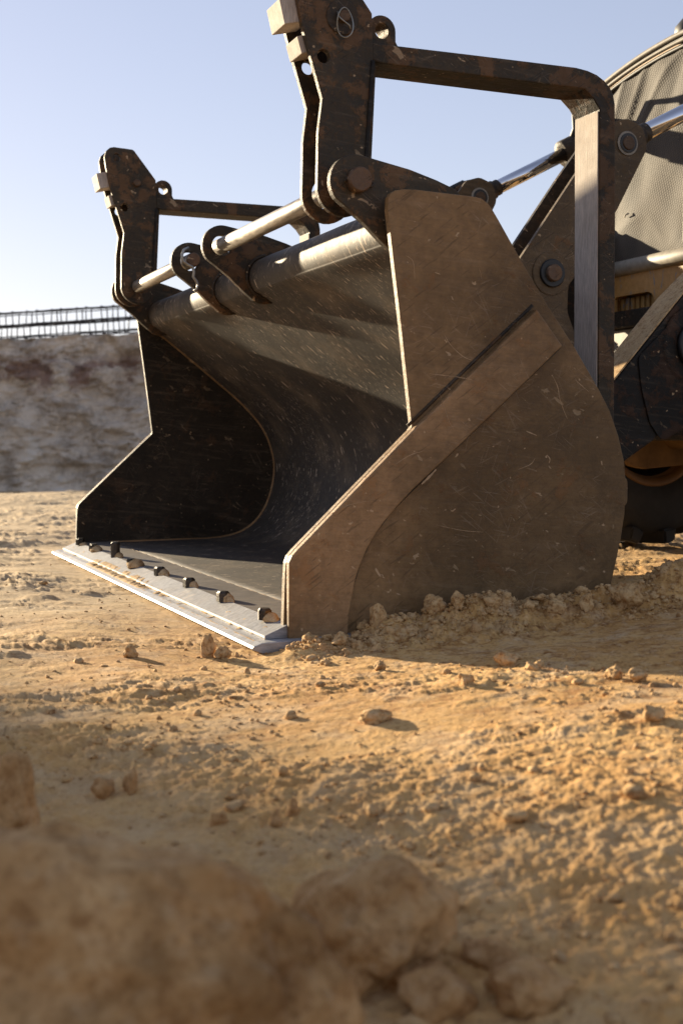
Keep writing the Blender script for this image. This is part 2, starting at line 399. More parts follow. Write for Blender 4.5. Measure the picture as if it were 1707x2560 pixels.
CT, ST = math.cos(TH), math.sin(TH)
def terrain(x, y, fine=True):
    x = np.asarray(x, float); y = np.asarray(y, float)
    r = x * CT + y * ST; w = -x * ST + y * CT
    u = x - .55 * (y - 2.7)
    nn = .741 * x + .672 * y; aa_ = .672 * x - .741 * y       # across / along the low sun's direction
    dm = 1 - sstep(nn, .60, 1.55)
    dip = .030 * np.clip(np.logaddexp(0, (aa_ + 2.05) * 9) / 9, 0, 1.9)
    g = -.045 + .095 * sstep(u, -.25, 1.45) * (1 - sstep(y, 3.0, 5.5) * .35) * (1 - dm) - dip * dm
    g = g + .028 * fbm(x, y, 1.3, 3, .5, 1) * sstep(y, 3.2, 6) + .010 * fbm(x, y, .6, 3, .5, 2)
    # under the bucket the ground stays below its floor
    under = sstep(r, .93, 1.06) * (1 - sstep(r, 1.80, 1.92)) * sstep(w, 2.66, 2.74) * (1 - sstep(w, 5.12, 5.3))
    front = sstep(r, .55, .86) * (1 - sstep(r, .86, 1.0)) * sstep(w, 2.2, 2.6) * (1 - sstep(w, 5.2, 5.6))
    g = g * (1 - under) - .055 * under
    g = np.minimum(g, g * (1 - front) - .056 * front)
    # dirt pushed up along the near side plate
    br = sstep(r, 1.00, 1.22) * (1 - sstep(r, 1.92, 2.25))
    ridge = np.exp(-((w - 2.60) / .085) ** 2) * br * (.048 + .030 * fbm(x, y, .16, 3, .6, 3))
    ridge = ridge + np.exp(-((w - 2.63) / .11) ** 2 - ((r - 1.98) / .10) ** 2) * .07
    ridge = ridge * (1 - under)
    tail = np.exp(-((w - 2.56) / .06) ** 2 - ((r - .98) / .09) ** 2) * .025
    g = g + ridge + tail
    g = g - .50 * sstep(np.hypot(x, y), 8.5, 25)
    if not fine: return g
    # smooth trodden patches
    def pat(px, py, ax, ay): return np.exp(-(((x - px) / ax) ** 2 + ((y - py) / ay) ** 2) ** 2)
    sm = np.clip(pat(-.42, 2.68, .16, .20) + pat(.25, 2.62, .33, .11) + pat(-.9, 3.35, .3, .12) + pat(.3, 1.12, .25, .12) * .6, 0, 1)
    sm = np.maximum(sm, .85 * sstep(fbm(x * .8, y * 1.3, .55, 4, .55, 9), .08, .34))
    act = (1 - .88 * sm) * (1 - .45 * sstep(.741 * x + .672 * y, .95, 1.35) * (1 - sstep(y, 1.95, 2.4)))
    rough = sstep(fbm(x, y, .5, 2, .5, 5), -.35, .35) * .8 + .35
    xs_, ys_ = x * CT * 1.0 + y * ST, (-x * ST + y * CT) * 1.0
    xs_, ys_ = x * CT * 1.0 + y * ST, (-x * ST + y * CT) * 1.0
    ux, uy = .62 * x - .78 * y, .78 * x + .62 * y
    z = .0065 * (.5 - np.abs(fbm(x * .7, y * 1.3, .24, 5, .55, 6))) * rough
    z = z + .0024 * fbm(x * .6, y * 1.5, .05, 5, .62, 7) * rough + sstep(y, 3.0, 4.0) * (.010 * (.4 - np.abs(fbm(x * .6, y * 1.2, .22, 5, .62, 44))) + .006 * sstep(fbm(x * .7, y, .16, 4, .6, 45), .0, .12))
    nn_t = .741 * x + .672 * y
    cl_ = sstep(fbm(x, y, .38, 3, .6, 15), .06, .38) * (1 - .5 * sstep(nn_t, 1.0, 1.5) * (1 - sstep(y, 1.9, 2.3)))
    z = z + domes(x, y, .055, .16, .10, .30, 1, .4) * cl_
    z = z + domes(x, y, .026, .22, .12, .36, 2, .5) * (.08 + .9 * cl_)
    z = z + domes(x, y, .012, .30, .15, .40, 3, .6) * (y < 4) * (.3 + .7 * cl_)
    z = z + .0016 * fbm(x * .8, y * 1.2, .018, 4, .68, 8) * (y < 4.5)
    fg = (1 - .75 * sstep(nn_t, .85, 1.35)) * (1 - sstep(y + .45 * x, 1.75, 2.35)) * sstep(fbm(x, y, .35, 3, .5, 35), -.1, .25)
    z = z + fg * (domes(x, y, .036, .28, .12, .44, 31, .55) + domes(x, y, .017, .45, .2, .46, 32, .7) + .005 * (.4 - np.abs(fbm(x, y, .07, 5, .62, 36))))
    z = z + (1 - sstep(y + .45 * x, 1.9, 2.5)) * .0028 * fbm(x, y, .028, 4, .68, 38)
    z = z + (1 - sstep(y, 3.4, 4.6)) * .0022 * np.abs(fbm(xs_ * .35, ys_ * 1.6, .035, 3, .6, 37))
    ter = fbm(x * .8, y * 1.3, .13, 5, .65, 25); z = z + .0045 * sstep(ter, .02, .06) * rough
    # wheel ruts / scrape ripples
    rip = np.exp(-((w - 1.75 + .15 * (r - .9)) / .17) ** 2)
    z = z + rip * .0009 * np.sin((r * 1.0 + .02 * fbm(x, y, .1, 2, .5, 12)) * 2 * math.pi / .030)
    gg = g + z * act * (1 - .75 * np.clip(under + front * .6, 0, 1))
    gg = gg + np.clip(br * np.exp(-((w - 2.55) / .16) ** 2), 0, 1) * (domes(x, y, .052, .40, .15, .46, 21, .7) * .6 + domes(x, y, .023, .5, .2, .46, 22, .7) + .012 * fbm(x, y, .05, 5, .68, 46)) * (1 - under)
    return gg
def tz(x, y, fine=False): return float(terrain(np.array([x]), np.array([y]), fine)[0])

# ------------------------------------------------------------------ ground: one sheet out to the horizon
rs = [.28]
while rs[-1] < 380:
    q = rs[-1]
    rs.append(q + (min(q * .0062, max(q * q / 536, .0021)) if q < 15 else q * .045))
rs = np.array(rs)
a_in = np.arange(-19.5, 19.5, .066)
a_out = np.concatenate([np.arange(19.5, 40, .4), np.arange(40, 180, 3.0)])
ang = np.radians(np.concatenate([-a_out[::-1], a_in, a_out]))
RR, AA = np.meshgrid(rs, ang, indexing='ij')
X = RR * np.sin(AA); Y = RR * np.cos(AA)
Z = terrain(X.ravel(), Y.ravel()).reshape(X.shape)
far = sstep(RR, 26, 60); Z = Z * (1 - far) - .54 * far
nr, na = X.shape
co = np.stack([X, Y, Z], -1).reshape(-1, 3)
co = np.vstack([co, [[0, 0, -.02]]])
idx = np.arange(nr * na).reshape(nr, na)
jn = np.r_[np.arange(1, na), 0]
q = np.stack([idx[:-1, :], idx[1:, :], idx[1:, :][:, jn], idx[:-1, :][:, jn]], -1).reshape(-1, 4)[:, ::-1]
cen = nr * na
tri = np.stack([np.full(na, cen), idx[0, jn], idx[0, :]], -1)
me = bpy.data.meshes.new('ground')
me.vertices.add(len(co)); me.vertices.foreach_set('co', co.ravel())
nl = q.size + tri.size; me.loops.add(nl); me.loops.foreach_set('vertex_index', np.concatenate([q.ravel(), tri.ravel()]))
npoly = len(q) + len(tri); me.polygons.add(npoly)
ls = np.concatenate([np.arange(len(q)) * 4, q.size + np.arange(len(tri)) * 3])
me.polygons.foreach_set('loop_start', ls)
me.polygons.foreach_set('use_smooth', np.ones(npoly, bool))
me.update(calc_edges=True); me.validate()
gm = link('ground', me, M_ground); gm['kind'] = 'structure'; gm['label'] = 'rough sandy quarry floor strewn with clods'

# ------------------------------------------------------------------ rocks
def ico(sub):
    bm = bmesh.new(); bmesh.ops.create_icosphere(bm, subdivisions=sub, radius=1)
    V = np.array([v.co[:] for v in bm.verts]); F = [tuple(v.index for v in f.verts) for f in bm.faces]; bm.free(); return V, F
ICO = {k: ico(k) for k in (1, 2, 3, 4, 5, 6)}
def rock_verts(sub, size, seed, rough=.22, facets=7, oct_=5):
    V, F = ICO[sub]; V = V.copy(); rg = random.Random(seed)
    for k in range(facets):
        n = np.array([rg.gauss(0, 1), rg.gauss(0, 1), rg.gauss(0, 1)]); n /= np.linalg.norm(n)
        d = rg.uniform(.55, .86); s = V @ n; ex = np.maximum(s - d, 0); V = V - n * (ex * .85)[:, None]
    s0 = Vector((seed * 3.7, seed * 1.3, seed * 2.1))
    dsp = np.array([mnoise.fractal(Vector(v) * 1.3 + s0, 1.0, 2.0, oct_) for v in V])
    V = V * (1 + rough * 1.35 * dsp)[:, None]
    return V * np.array(size), F
def rock(name, x, y, size, seed, mat, label, sub=4, sink=.25, group=None, rough=.25, rot=None, cat='rock', zbase=None, facets=7):
    V, F = rock_verts(sub, size, seed, rough, facets)
    me = mesh_np(V, F)
    zb = tz(x, y) if zbase is None else zbase
    o = link(name, me, mat, None, (x, y, zb + size[2] * (1 - sink)), smooth=True)
    o.rotation_euler = (0, 0, rot if rot is not None else random.Random(seed).uniform(0, 6.28))
    return tag(o, label, cat, group)

# each stone is set on the ground where the sight line of its foot meets the terrain
def foot(xd, yd):
    v = fw + r2 * ((xd - 784) / 2934.8) - u2 * ((yd - 1175.8) / 2934.8)
    t = .5
    while t < 30 and H + v.z * t > tz(v.x * t, v.y * t): t += .01
    return v.x * t, v.y * t
def stone(xd, yd, wd, hd, seed, label, name='stone', mat=None, sub=4, group=None, rough=.22, depth=.8, facets=9, bury=.28, rot=None):
    x, y = foot(xd, yd); rx = wd / 2 / 2934.8 * y; rz = hd / 2934.8 * y / (2 * (1 - bury) + bury * .0) * 1.02
    ry = rx * depth
    y2 = y + ry * .55
    return rock(name, x * y2 / y, y2, (rx, ry, rz), seed, mat or M_stone, label, sub, bury, group, rough, rot, name if name != 'stone' else 'stone', facets=facets)
G1 = 'stones close to the camera'
stone(70, 2760, 1560, 690, 17, 'largest ochre boulder filling the bottom left corner, out of focus', 'boulder', sub=6, group=G1, rough=.15, depth=.42, rot=.0, facets=0)
stone(30, 2000, 150, 235, 23, 'upright rounded stone at the left edge, just above the big boulder', sub=5, group=G1, rough=.14, bury=.12, rot=0)
stone(860, 2300, 370, 225, 31, 'blocky tan stone right of the big boulder, tallest of the blurred heap', sub=5, group=G1, rough=.20, rot=.3, bury=.35, facets=3)
for i, (x, y, w_, h_, lb) in enumerate((
        (800, 2330, 150, 90, 'low stone at the bottom edge, in front of the blocky tan stone'),
        (930, 2300, 170, 85, 'flat stone just right of the blocky tan stone'),
        (1010, 2360, 200, 90, 'smooth stone lowest in the blurred heap at the bottom edge'),
        (1215, 2345, 230, 80, 'long flat stone at the right end of the blurred heap'),
        (1120, 2250, 170, 55, 'thin pale slab lying behind the long flat stone'),
        (655, 2290, 120, 70, 'small stone wedged between the big boulder and the heap'))):
    stone(x, y, w_, h_, 40 + i, lb, group=G1, bury=.35)
for i, (x, y, w_, h_, lb) in enumerate((
        (300, 1830, 52, 50, 'right one of two pale lumps left of centre in the blurred foreground'),
        (240, 1838, 60, 42, 'left one of two pale lumps left of centre in the blurred foreground'),
        (635, 1905, 34, 34, 'left one of a close pair of small stones below the picture centre'),
        (672, 1885, 30, 36, 'right one of a close pair of small stones below the picture centre'),
        (500, 1905, 46, 30, 'small flat stone left of the close pair of small stones'),
        (1040, 2105, 40, 32, 'small round stone standing right behind the blocky tan stone'))):
    stone(x, y, w_, h_, 60 + i, lb, sub=3, group='small stones in the foreground')
G2 = 'clods around the bucket'
for i, (x, y, w_, h_, lb) in enumerate((
        (478, 1512, 36, 46, 'upright clod standing alone just in front of the cutting edge'),
        (515, 1516, 42, 26, 'low wide clod right of the upright clod in front of the cutting edge'),
        (300, 1512, 38, 22, 'small clod on the pale ground left of the upright clod'),
        (640, 1484, 44, 34, 'pale clod touching the near corner of the cutting edge'),
        (600, 1503, 32, 22, 'clod just in front of the near corner of the cutting edge'),
        (728, 1472, 56, 42, 'broad clod against the foot of the side plate'),
        (780, 1492, 46, 26, 'clod in front of the broad clod at the side plate foot'),
        (866, 1440, 50, 46, 'pointed clod leaning on the side plate where the wear strip ends'),
        (995, 1408, 66, 34, 'largest clod on the berm along the side plate'),
        (1050, 1402, 36, 30, 'round clod right of the largest clod on the berm'),
        (935, 1412, 34, 32, 'reddish clod left of the largest clod on the berm'),
        (1128, 1402, 48, 26, 'dark clod in the middle of the berm'),
        (1215, 1405, 34, 24, 'small clod right of the berm middle'),
        (1280, 1412, 50, 26, 'wide clod towards the right end of the berm'),
        (1345, 1410, 42, 34, 'last round clod of the berm, near the rear of the side plate'),
        (1160, 1535, 56, 30, 'pale clod on the sunny ground below the berm'),
        (1220, 1545, 40, 20, 'flat pale clod right of the pale clod below the berm'),
        (1408, 1562, 50, 26, 'brightest small clod at the right, on sunny ground'),
        (872, 1545, 34, 24, 'small brown clod casting a shadow on the sunny ground below the plate'),
        (1070, 1580, 42, 28, 'tilted clod in the middle of the sunny rubble'),
        (1465, 1570, 56, 26, 'clod at the right, half in the shade of the side plate'),
        (1500, 1668, 74, 34, 'wide pale lump near the right edge of the sunny ground'),
        (860, 1668, 90, 26, 'low broad lump pressed into the sunny ground at picture centre'))):
    stone(x, y, w_, h_, 100 + i, lb, 'clod', M_clod, group=G2, rough=.26, bury=.3)
stone(1440, 1405, 90, 50, 150, 'dark damp clod heaped behind the rear edge of the side plate', 'clod', M_clod, 5, G2, .32, bury=.35)
stone(1450, 1255, 34, 26, 151, 'small sunlit clod on the ground in front of the tyre', 'clod', M_clod, 3, G2)

# countless small gravel and crumbs
def scatter(name, n, seed, mat, label, smin, smax, rmin, rmax, amax, dens=None):
    rg = np.random.RandomState(seed)
    rr = np.exp(rg.uniform(np.log(rmin), np.log(rmax), n)); aa = np.radians(rg.uniform(-amax, amax, n))
    x = rr * np.sin(aa); y = rr * np.cos(aa)
    if dens is not None:
        x, y = dens(x, y, rg)
    r = x * CT + y * ST; w = -x * ST + y * CT
    keep = ~((r > .84) & (r < 1.95) & (w > 2.665) & (w < 5.25))
    cl = fbm(x, y, .35, 2, .5, 33) + rg.uniform(-.5, .5, len(x)) > -.15
    keep &= cl
    x, y = x[keep], y[keep]; m = len(x)
    z = terrain(x, y)
    s = smin * (smax / smin) ** (rg.rand(m) ** 3.2)
    V0 = []
    for k in range(8):
        v, F = rock_verts(2 if smax > .012 else 1, (1, 1, 1), seed * 10 + k, .42, 8, 3); V0.append(v)
    F = np.array(F); VV = []; FF = []
    nv = len(V0[0])
    for i in range(m):
        v = V0[i % 8]; t = rg.uniform(0, 6.28); c, s_ = math.cos(t), math.sin(t)
        sx, sy, sz = s[i] * rg.uniform(.8, 1.3), s[i] * rg.uniform(.7, 1.1), s[i] * rg.uniform(.5, .95)
        a = v * (sx, sy, sz)
        VV.append(np.stack([a[:, 0] * c - a[:, 1] * s_ + x[i], a[:, 0] * s_ + a[:, 1] * c + y[i], a[:, 2] + z[i] + sz * .35], 1)); FF.append(F + i * nv)
    VV = np.concatenate(VV); FF = np.concatenate(FF)
    me = bpy.data.meshes.new(name); me.vertices.add(len(VV)); me.vertices.foreach_set('co', VV.ravel())
    me.loops.add(FF.size); me.loops.foreach_set('vertex_index', FF.ravel()); me.polygons.add(len(FF))
    me.polygons.foreach_set('loop_start', np.arange(len(FF)) * 3); me.polygons.foreach_set('use_smooth', np.ones(len(FF), bool))
    me.update(calc_edges=True)
    o = link(name, me, mat); tag(o, label, kind='stuff'); return o
def berm_d(x, y, rg):
    n = len(x); r = rg.uniform(.92, 2.15, n); w = 2.67 - np.abs(rg.normal(0, .13, n))
    return r * CT - w * ST, r * ST + w * CT
scatter('gravel', 800, 3, M_clod, 'loose gravel and crumbs scattered on the sandy ground', .003, .013, .9, 5.5, 20)
scatter('foreground_crumbs', 1600, 14, M_clod, 'crumbled ochre lumps in the shaded foreground', .002, .010, .95, 2.3, 19)
scatter('fine_gravel', 3600, 4, M_clod, 'fine crumbs scattered on the sandy ground', .0015, .006, .7, 4.2, 19)
scatter('berm_rubble', 480, 5, M_clod, 'broken clods in the berm pushed up along the bucket side', .005, .019, 1, 2, 1, berm_d)
scatter('berm_crumbs', 3600, 6, M_clod, 'crumbs covering the berm along the bucket side', .002, .010, 1, 2, 1, berm_d)

# ------------------------------------------------------------------ quarry wall behind
def quarry_wall(name, P, base_z, top, thick, label, cat, nx=520, nz=90, seed=0, amp=.12, k_=1.0):
    P = [np.array(p, float) for p in P]
    L = [0]
    for a, b in zip(P[:-1], P[1:]): L.append(L[-1] + np.linalg.norm(b - a))
    s = np.linspace(0, L[-1], nx); px = np.interp(s, L, [p[0] for p in P]); py = np.interp(s, L, [p[1] for p in P])
    tx = np.gradient(px); ty = np.gradient(py); ln = np.hypot(tx, ty); nxv, nyv = ty / ln, -tx / ln      # towards the camera side
    S, T = np.meshgrid(s, np.linspace(0, 1, nz), indexing='ij')
    ztop = np.array([top(v) for v in s]) + .05 * fbm(s, s * 0 + seed, .5 * k_, 4, .55, seed)
    Zv = base_z + (ztop[:, None] - base_z) * T
    d = amp * fbm(S, Zv * 1.1, .7 * k_, 5, .55, seed + 1) + .06 * k_ * np.abs(fbm(S, Zv * 1.6, .28 * k_, 5, .62, seed + 2)) + (1 - T) ** 3 * .25
    ledge = .05 * k_ * sstep(fbm(S * .8, Zv * 1.2, .5 * k_, 5, .6, seed + 4), -.06, .08); d = d + ledge
    Xf = px[:, None] + nxv[:, None] * d; Yf = py[:, None] + nyv[:, None] * d
    front = np.stack([Xf, Yf, Zv], -1)
    k = 6
    tb = np.linspace(0, 1, k + 1)[1:]
    Xt = Xf[:, -1:] - nxv[:, None] * tb * thick; Yt = Yf[:, -1:] - nyv[:, None] * tb * thick
    Zt = Zv[:, -1:] + .04 * fbm(Xt * 2, Yt * 2, .6, 3, .5, seed + 6) * 1.0
    G = np.concatenate([front, np.stack([Xt, Yt, Zt], -1), np.stack([Xt[:, -1:], Yt[:, -1:], Zt[:, -1:] * 0 + base_z], -1)], 1)
    n1, n2 = G.shape[:2]; idx = np.arange(n1 * n2).reshape(n1, n2)
    F = np.stack([idx[:-1, :-1], idx[1:, :-1], idx[1:, 1:], idx[:-1, 1:]], -1).reshape(-1, 4)
    caps = [tuple(idx[0, :]), tuple(idx[-1, ::-1])]
    me = mesh_np(G.reshape(-1, 3), [tuple(int(i) for i in f) for f in F] + [tuple(int(i) for i in c) for c in caps])
    return tag(link(name, me, M_wall, smooth=True), label, cat)
quarry_wall('quarry_face', [(-24, 24.0), (-6.5, 23.9), (-3.8, 24.3), (10, 25.5), (26, 28)], -.75,
            lambda s: 2.22 + .19 * min(max((s - 17) / 3.2, 0), 1), 4.5,
            'low pale quarry face with a dark earthy seam, closing off the site behind the bucket', 'rock wall', 900, 120, 3, .2, 1.8)

quarry_wall('shade_rock', [(-23.2, 16.1), (-17.08, 21.95)], -.75, lambda s: 5.9, 2.4,  # added out of view to block the sun from the foreground
            'tall unseen rock added left of the site to throw shade over the foreground', 'shade blocker', 200, 110, 9, .16, 1.6)

# ------------------------------------------------------------------ rebar cage lying on the quarry face
cg = bpy.data.objects.new('rebar_cage', None); COL.objects.link(cg); cg.location = (-6.45, 24.35, 2.24); cg.scale = (1.85, 1.85, 1.85)
tag(cg, 'long dark reinforcement cage of wired steel bars lying on top of the quarry face', 'rebar cage')
def cage():
    x0, x1 = -3.2, 2.9
    def ztop(x): return .005 + .103 * min(max((x + 0.25) / 1.75, 0), 1)
    def seg(P, rad, seg_=5):
        V, F = [], []
        for i, p in enumerate(P):
            d = (Vector(P[min(i + 1, len(P) - 1)]) - Vector(P[max(i - 1, 0)])).normalized(); a = d.orthogonal().normalized(); b = d.cross(a)
            for k in range(seg_):
                t = 2 * math.pi * k / seg_; V.append(Vector(p) + (a * math.cos(t) + b * math.sin(t)) * rad)
        for i in range(len(P) - 1):
            for k in range(seg_): F.append((i * seg_ + k, i * seg_ + (k + 1) % seg_, (i + 1) * seg_ + (k + 1) % seg_, (i + 1) * seg_ + k))
        return V, F
    rg = random.Random(4)
    xs = np.linspace(x0, x1, 40)
    for (dy, dz, rd) in ((-.08, .275, .0065), (.08, .285, .006), (-.08, .245, .004), (-.09, .148, .008), (.08, .150, .006), (-.07, .125, .004), (-.08, .018, .0065), (.08, .012, .005), (-.06, .035, .004)):
        P = [(x, dy + rg.uniform(-.004, .004), ztop(x) + dz + rg.uniform(-.004, .004)) for x in xs]
        V, F = seg(P, rd * 1.35); link('long_bar', mesh_np(V, F), M_rebar, cg, smooth=True)
    x = x0 + .03
    base = None
    while x < x1:
        for lo, hi in ((.14, .285), (.01, .155)):
            j = rg.uniform(-.02, .02); z0 = ztop(x)
            t1, t2 = rg.uniform(-.012, .012), rg.uniform(-.012, .012)
            P = [(x + j, -.088, z0 + lo), (x + j + t1, -.088, z0 + hi), (x + j + .02, .088, z0 + hi), (x + j + .02 + t2, .088, z0 + lo), (x + j, -.088, z0 + lo)]
            V, F = seg(P, .0075, 4); link('stirrup', mesh_np(V, F), M_rebar, cg)
        x += .128
cage()

# ------------------------------------------------------------------ BUCKET
B = Frame('loader_bucket', 1.4, 3.92, 0, 'wide worn brown steel loader bucket with bright cutting edge, open towards the left', 'loader bucket')
CUR[0] = B
side = [(1.214, .938), (1.216, .965), (1.222, .975), (1.233, .982), (1.255, .986), (1.285, .987), (1.335, .985), (1.435, .981), (1.455, .978), (1.472, .968), (1.482, .957),
        (1.501, .93), (1.566, .833), (1.638, .731), (1.712, .635), (1.781, .535), (1.813, .483), (1.839, .421), (1.857, .356), (1.862, .301), (1.859, .225), (1.848, .16), (1.832, .096),
        (1.808, .002), (1.80, -.04), (.955, -.04), (.954, 0), (.958, .095), (.961, .140), (.967, .156), (.98, .170), (1.12, .300), (1.268, .436), (1.273, .443), (1.273, .449), (1.245, .693)]
strip = [(.958, -.035), (.961, .143), (.968, .158), (.98, .170), (1.12, .300), (1.272, .441), (1.592, .722), (1.663, .637), (1.50, .497), (1.334, .357), (1.265, .300), (1.222, .259), (1.19, .225), (1.167, .195), (1.148, .165), (1.134, .136), (1.122, .105), (1.115, .077), (1.108, .045), (1.103, .016), (1.10, -.035)]
s1 = plate('side_plate', side, 2.68, 2.70, M_plate, bevel=.0018)
plate('wear_strip', strip, 2.656, 2.6797, M_strip, s1, bevel=.004)
s1['label'] = 'near side plate, sunless brown outer face'
def edge_bead(par, w, w2, pts, rad):
    tube('weld_bead', [(p[0], w, p[1]) for p in pts], rad, M_dark, par, 6)
edge_bead(s1, 2.680, 0, [(1.262, .446), (1.35, .524), (1.45, .611), (1.592, .733)], .0045)
edge_bead(s1, 2.680, 0, [(1.667, .634), (1.50, .492), (1.334, .352), (1.222, .254), (1.172, .195), (1.139, .136), (1.120, .077)], .004)
s2 = plate('side_plate', side, 5.16, 5.18, M_side_in, bevel=.0018)
s2['label'] = 'far side plate, dark inner face'
plate('wear_strip', strip, 5.1803, 5.198, M_strip, s2, bevel=.004)

# gouges and paint chips that catch the eye on the near side plate
def on_plate(xd, yd, w=2.68):
    v = fw + r2 * ((xd - 784) / 2934.8) - u2 * ((yd - 1175.8) / 2934.8)
    t = w / v.dot(WV); return v.dot(RV) * t, v.z * t + H
rgc = random.Random(8)
def mark(P, wid, parent, w, mat, name='scratch'):
    Q = [np.array(on_plate(*p, w)) for p in P]; L, Rr = [], []
    Q = [np.array(q) for q in catmull0(Q, 5)]
    for i, q in enumerate(Q):
        d = Q[min(i + 1, len(Q) - 1)] - Q[max(i - 1, 0)]; d /= np.linalg.norm(d) + 1e-9; nn_ = np.array([-d[1], d[0]])
        hw = wid * (.25 + .75 * math.sin(math.pi * (i + .5) / len(Q))) * rgc.uniform(.5, 1.2)
        L.append(tuple(q + nn_ * hw)); Rr.append(tuple(q - nn_ * hw * rgc.uniform(.5, 1)))
    plate(name, L + Rr[::-1], w - .0005, w - .0001, mat, parent, bevel=.00005)
def catmull0(P, n):
    out = []
    for i in range(len(P) - 1):
        a, b, c, d = P[max(i - 1, 0)], P[i], P[i + 1], P[min(i + 2, len(P) - 1)]
        for k in range(n):
            t = k / n; out.append(.5 * ((2 * b) + (c - a) * t + (2 * a - 5 * b + 4 * c - d) * t * t + (-a + 3 * b - 3 * c + d) * t ** 3))
    return out + [P[-1]]
M_chip = simple('bared_tan_primer', (.40, .27, .15), .7, n1=60)
for P, wid in (([(1020, 768), (1030, 786), (1046, 804), (1066, 820), (1086, 828)], .0012), ([(1268, 862), (1280, 888), (1286, 920), (1302, 962)], .0011), ([(998, 625), (1012, 630)], .0016),
               ([(1020, 780), (1026, 786)], .003), ([(1045, 1050), (1052, 1042)], .003), ([(1208, 990), (1232, 1000)], .0016), ([(1255, 1044), (1262, 1054), (1260, 1064)], .0016), ([(1380, 1058), (1382, 1068)], .002),
               ([(1190, 1078), (1218, 1066), (1228, 1052)], .0008), ([(1320, 872), (1352, 900)], .0007), ([(1100, 615), (1106, 640)], .0006), ([(930, 585), (948, 600), (952, 640)], .0007), ([(1000, 1205), (1060, 1218), (1110, 1222)], .0006)):
    mark(P, wid, s1, 2.68, M_chip)
ws_ = 2.656
for P, wid in (([(968, 1112), (985, 1096), (1001, 1078)], .004), ([(985, 858), (1040, 864), (1085, 872)], .0008), ([(905, 1068), (940, 1046), (970, 1036)], .0009), ([(1010, 905), (1030, 965), (1042, 985)], .0006), ([(760, 1180), (800, 1160), (850, 1150)], .0007)):
    mark(P, wid, s1, 2.656, M_chip)

# curved shell
def catmull(P, n=8):
    P = [np.array(p, float) for p in P]; out = []
    for i in range(len(P) - 1):
        a = P[max(i - 1, 0)]; b = P[i]; c = P[i + 1]; d = P[min(i + 2, len(P) - 1)]
        for k in range(n):
            t = k / n; out.append(.5 * ((2 * b) + (c - a) * t + (2 * a - 5 * b + 4 * c - d) * t * t + (-a + 3 * b - 3 * c + d) * t ** 3))
    out.append(P[-1]); return out
prof = [(1.44, .972), (1.38, .977)] + arc((1.305, .918), .060, 88, 232, 12) + [(1.33, .832), (1.42, .762), (1.536, .668), (1.665, .560), (1.758, .449), (1.800, .319), (1.787, .20), (1.740, .098), (1.66, .030), (1.55, .003), (1.40, .000), (1.09, .000)]
pr = catmull(prof, 5)
def sheet(name, pr, w0, w1, th, mat, parent=None, nw=60, dent=.0015):
    o0 = off(); pr = np.array(pr); t = np.gradient(pr, axis=0); t /= np.linalg.norm(t, axis=1)[:, None]
    nrm = np.stack([t[:, 1], -t[:, 0]], 1)
    ws = np.linspace(w0, w1, nw); V = []; n = len(pr)
    for side_ in (0, 1):
        for j, w in enumerate(ws):
            dd = dent * fbm(np.full(n, w), np.cumsum(np.r_[0, np.linalg.norm(np.diff(pr, axis=0), axis=1)]), .35, 3, .5, 41)
            p = pr + nrm * (dd[:, None] + (0 if side_ == 0 else -th) * -1)
            V.append(np.stack([p[:, 0], np.full(n, w), p[:, 1]], 1) - o0)
    V = np.concatenate(V); F = []
    id_ = lambda s, j, i: (s * nw + j) * n + i
    for j in range(nw - 1):
        for i in range(n - 1):
            F.append((id_(0, j, i), id_(0, j, i + 1), id_(0, j + 1, i + 1), id_(0, j + 1, i)))
            F.append((id_(1, j, i), id_(1, j + 1, i), id_(1, j + 1, i + 1), id_(1, j, i + 1)))
    for j in range(nw - 1):
        F.append((id_(0, j, 0), id_(0, j + 1, 0), id_(1, j + 1, 0), id_(1, j, 0)))
        F.append((id_(0, j, n - 1), id_(1, j, n - 1), id_(1, j + 1, n - 1), id_(0, j + 1, n - 1)))
    me = mesh_np(V, F); bm = bmesh.new(); bm.from_mesh(me); bmesh.ops.recalc_face_normals(bm, faces=bm.faces); bm.to_mesh(me); bm.free()
    sl_ = np.cumsum(np.r_[0, np.linalg.norm(np.diff(pr, axis=0), axis=1)])
    at = me.attributes.new('skin', 'FLOAT_VECTOR', 'POINT')
    at.data.foreach_set('vector', np.concatenate([np.stack([np.full(n, w), sl_, np.zeros(n)], 1) for _ in (0, 1) for w in ws]).ravel())
    return link(name, me, mat, parent if parent is not None else CUR[0].e, smooth=True)
# offset of the back skin: outwards from the cavity
sheet('curved_shell', pr[::-1], 2.7003, 5.1597, .012, M_inner)
plate('floor_plate', [(.964, .003), (1.088, .003), (1.088, -.020), (.964, -.020)], 2.7003, 5.1597, M_floor, bevel=.0008)
plate('lip_plate', [(.905, -.023), (.9055, -.0185), (.9625, .004), (.9625, -.026), (.906, -.026)], 2.668, 5.192, M_lip2, bevel=.0009)
def uneven(w0, w1, r, z, rad, seed, n=120):
    rg = random.Random(seed); ph = rg.uniform(0, 9)
    return [(r + .0012 * math.sin(w * 90 + ph), w, z + .0006 * math.sin(w * 61)) for w in np.linspace(w0, w1, n)]
tube('weld_seam', uneven(2.71, 5.15, 1.089,   .0006, 0, 1), .0030, M_strip, None, 6)
tube('corner_weld', [(p[0] + .000, 5.157, p[1]) for p in pr[62:]], .006, M_strip, s2, 6)
plate('cutting_edge', [(.862, -.038), (.8655, -.0335), (.884, -.0275), (.9, -.0265), (1.12, -.0265), (1.12, -.05), (.885, -.05), (.866, -.0425)], 2.625, 5.205, M_lip, bevel=.0012)
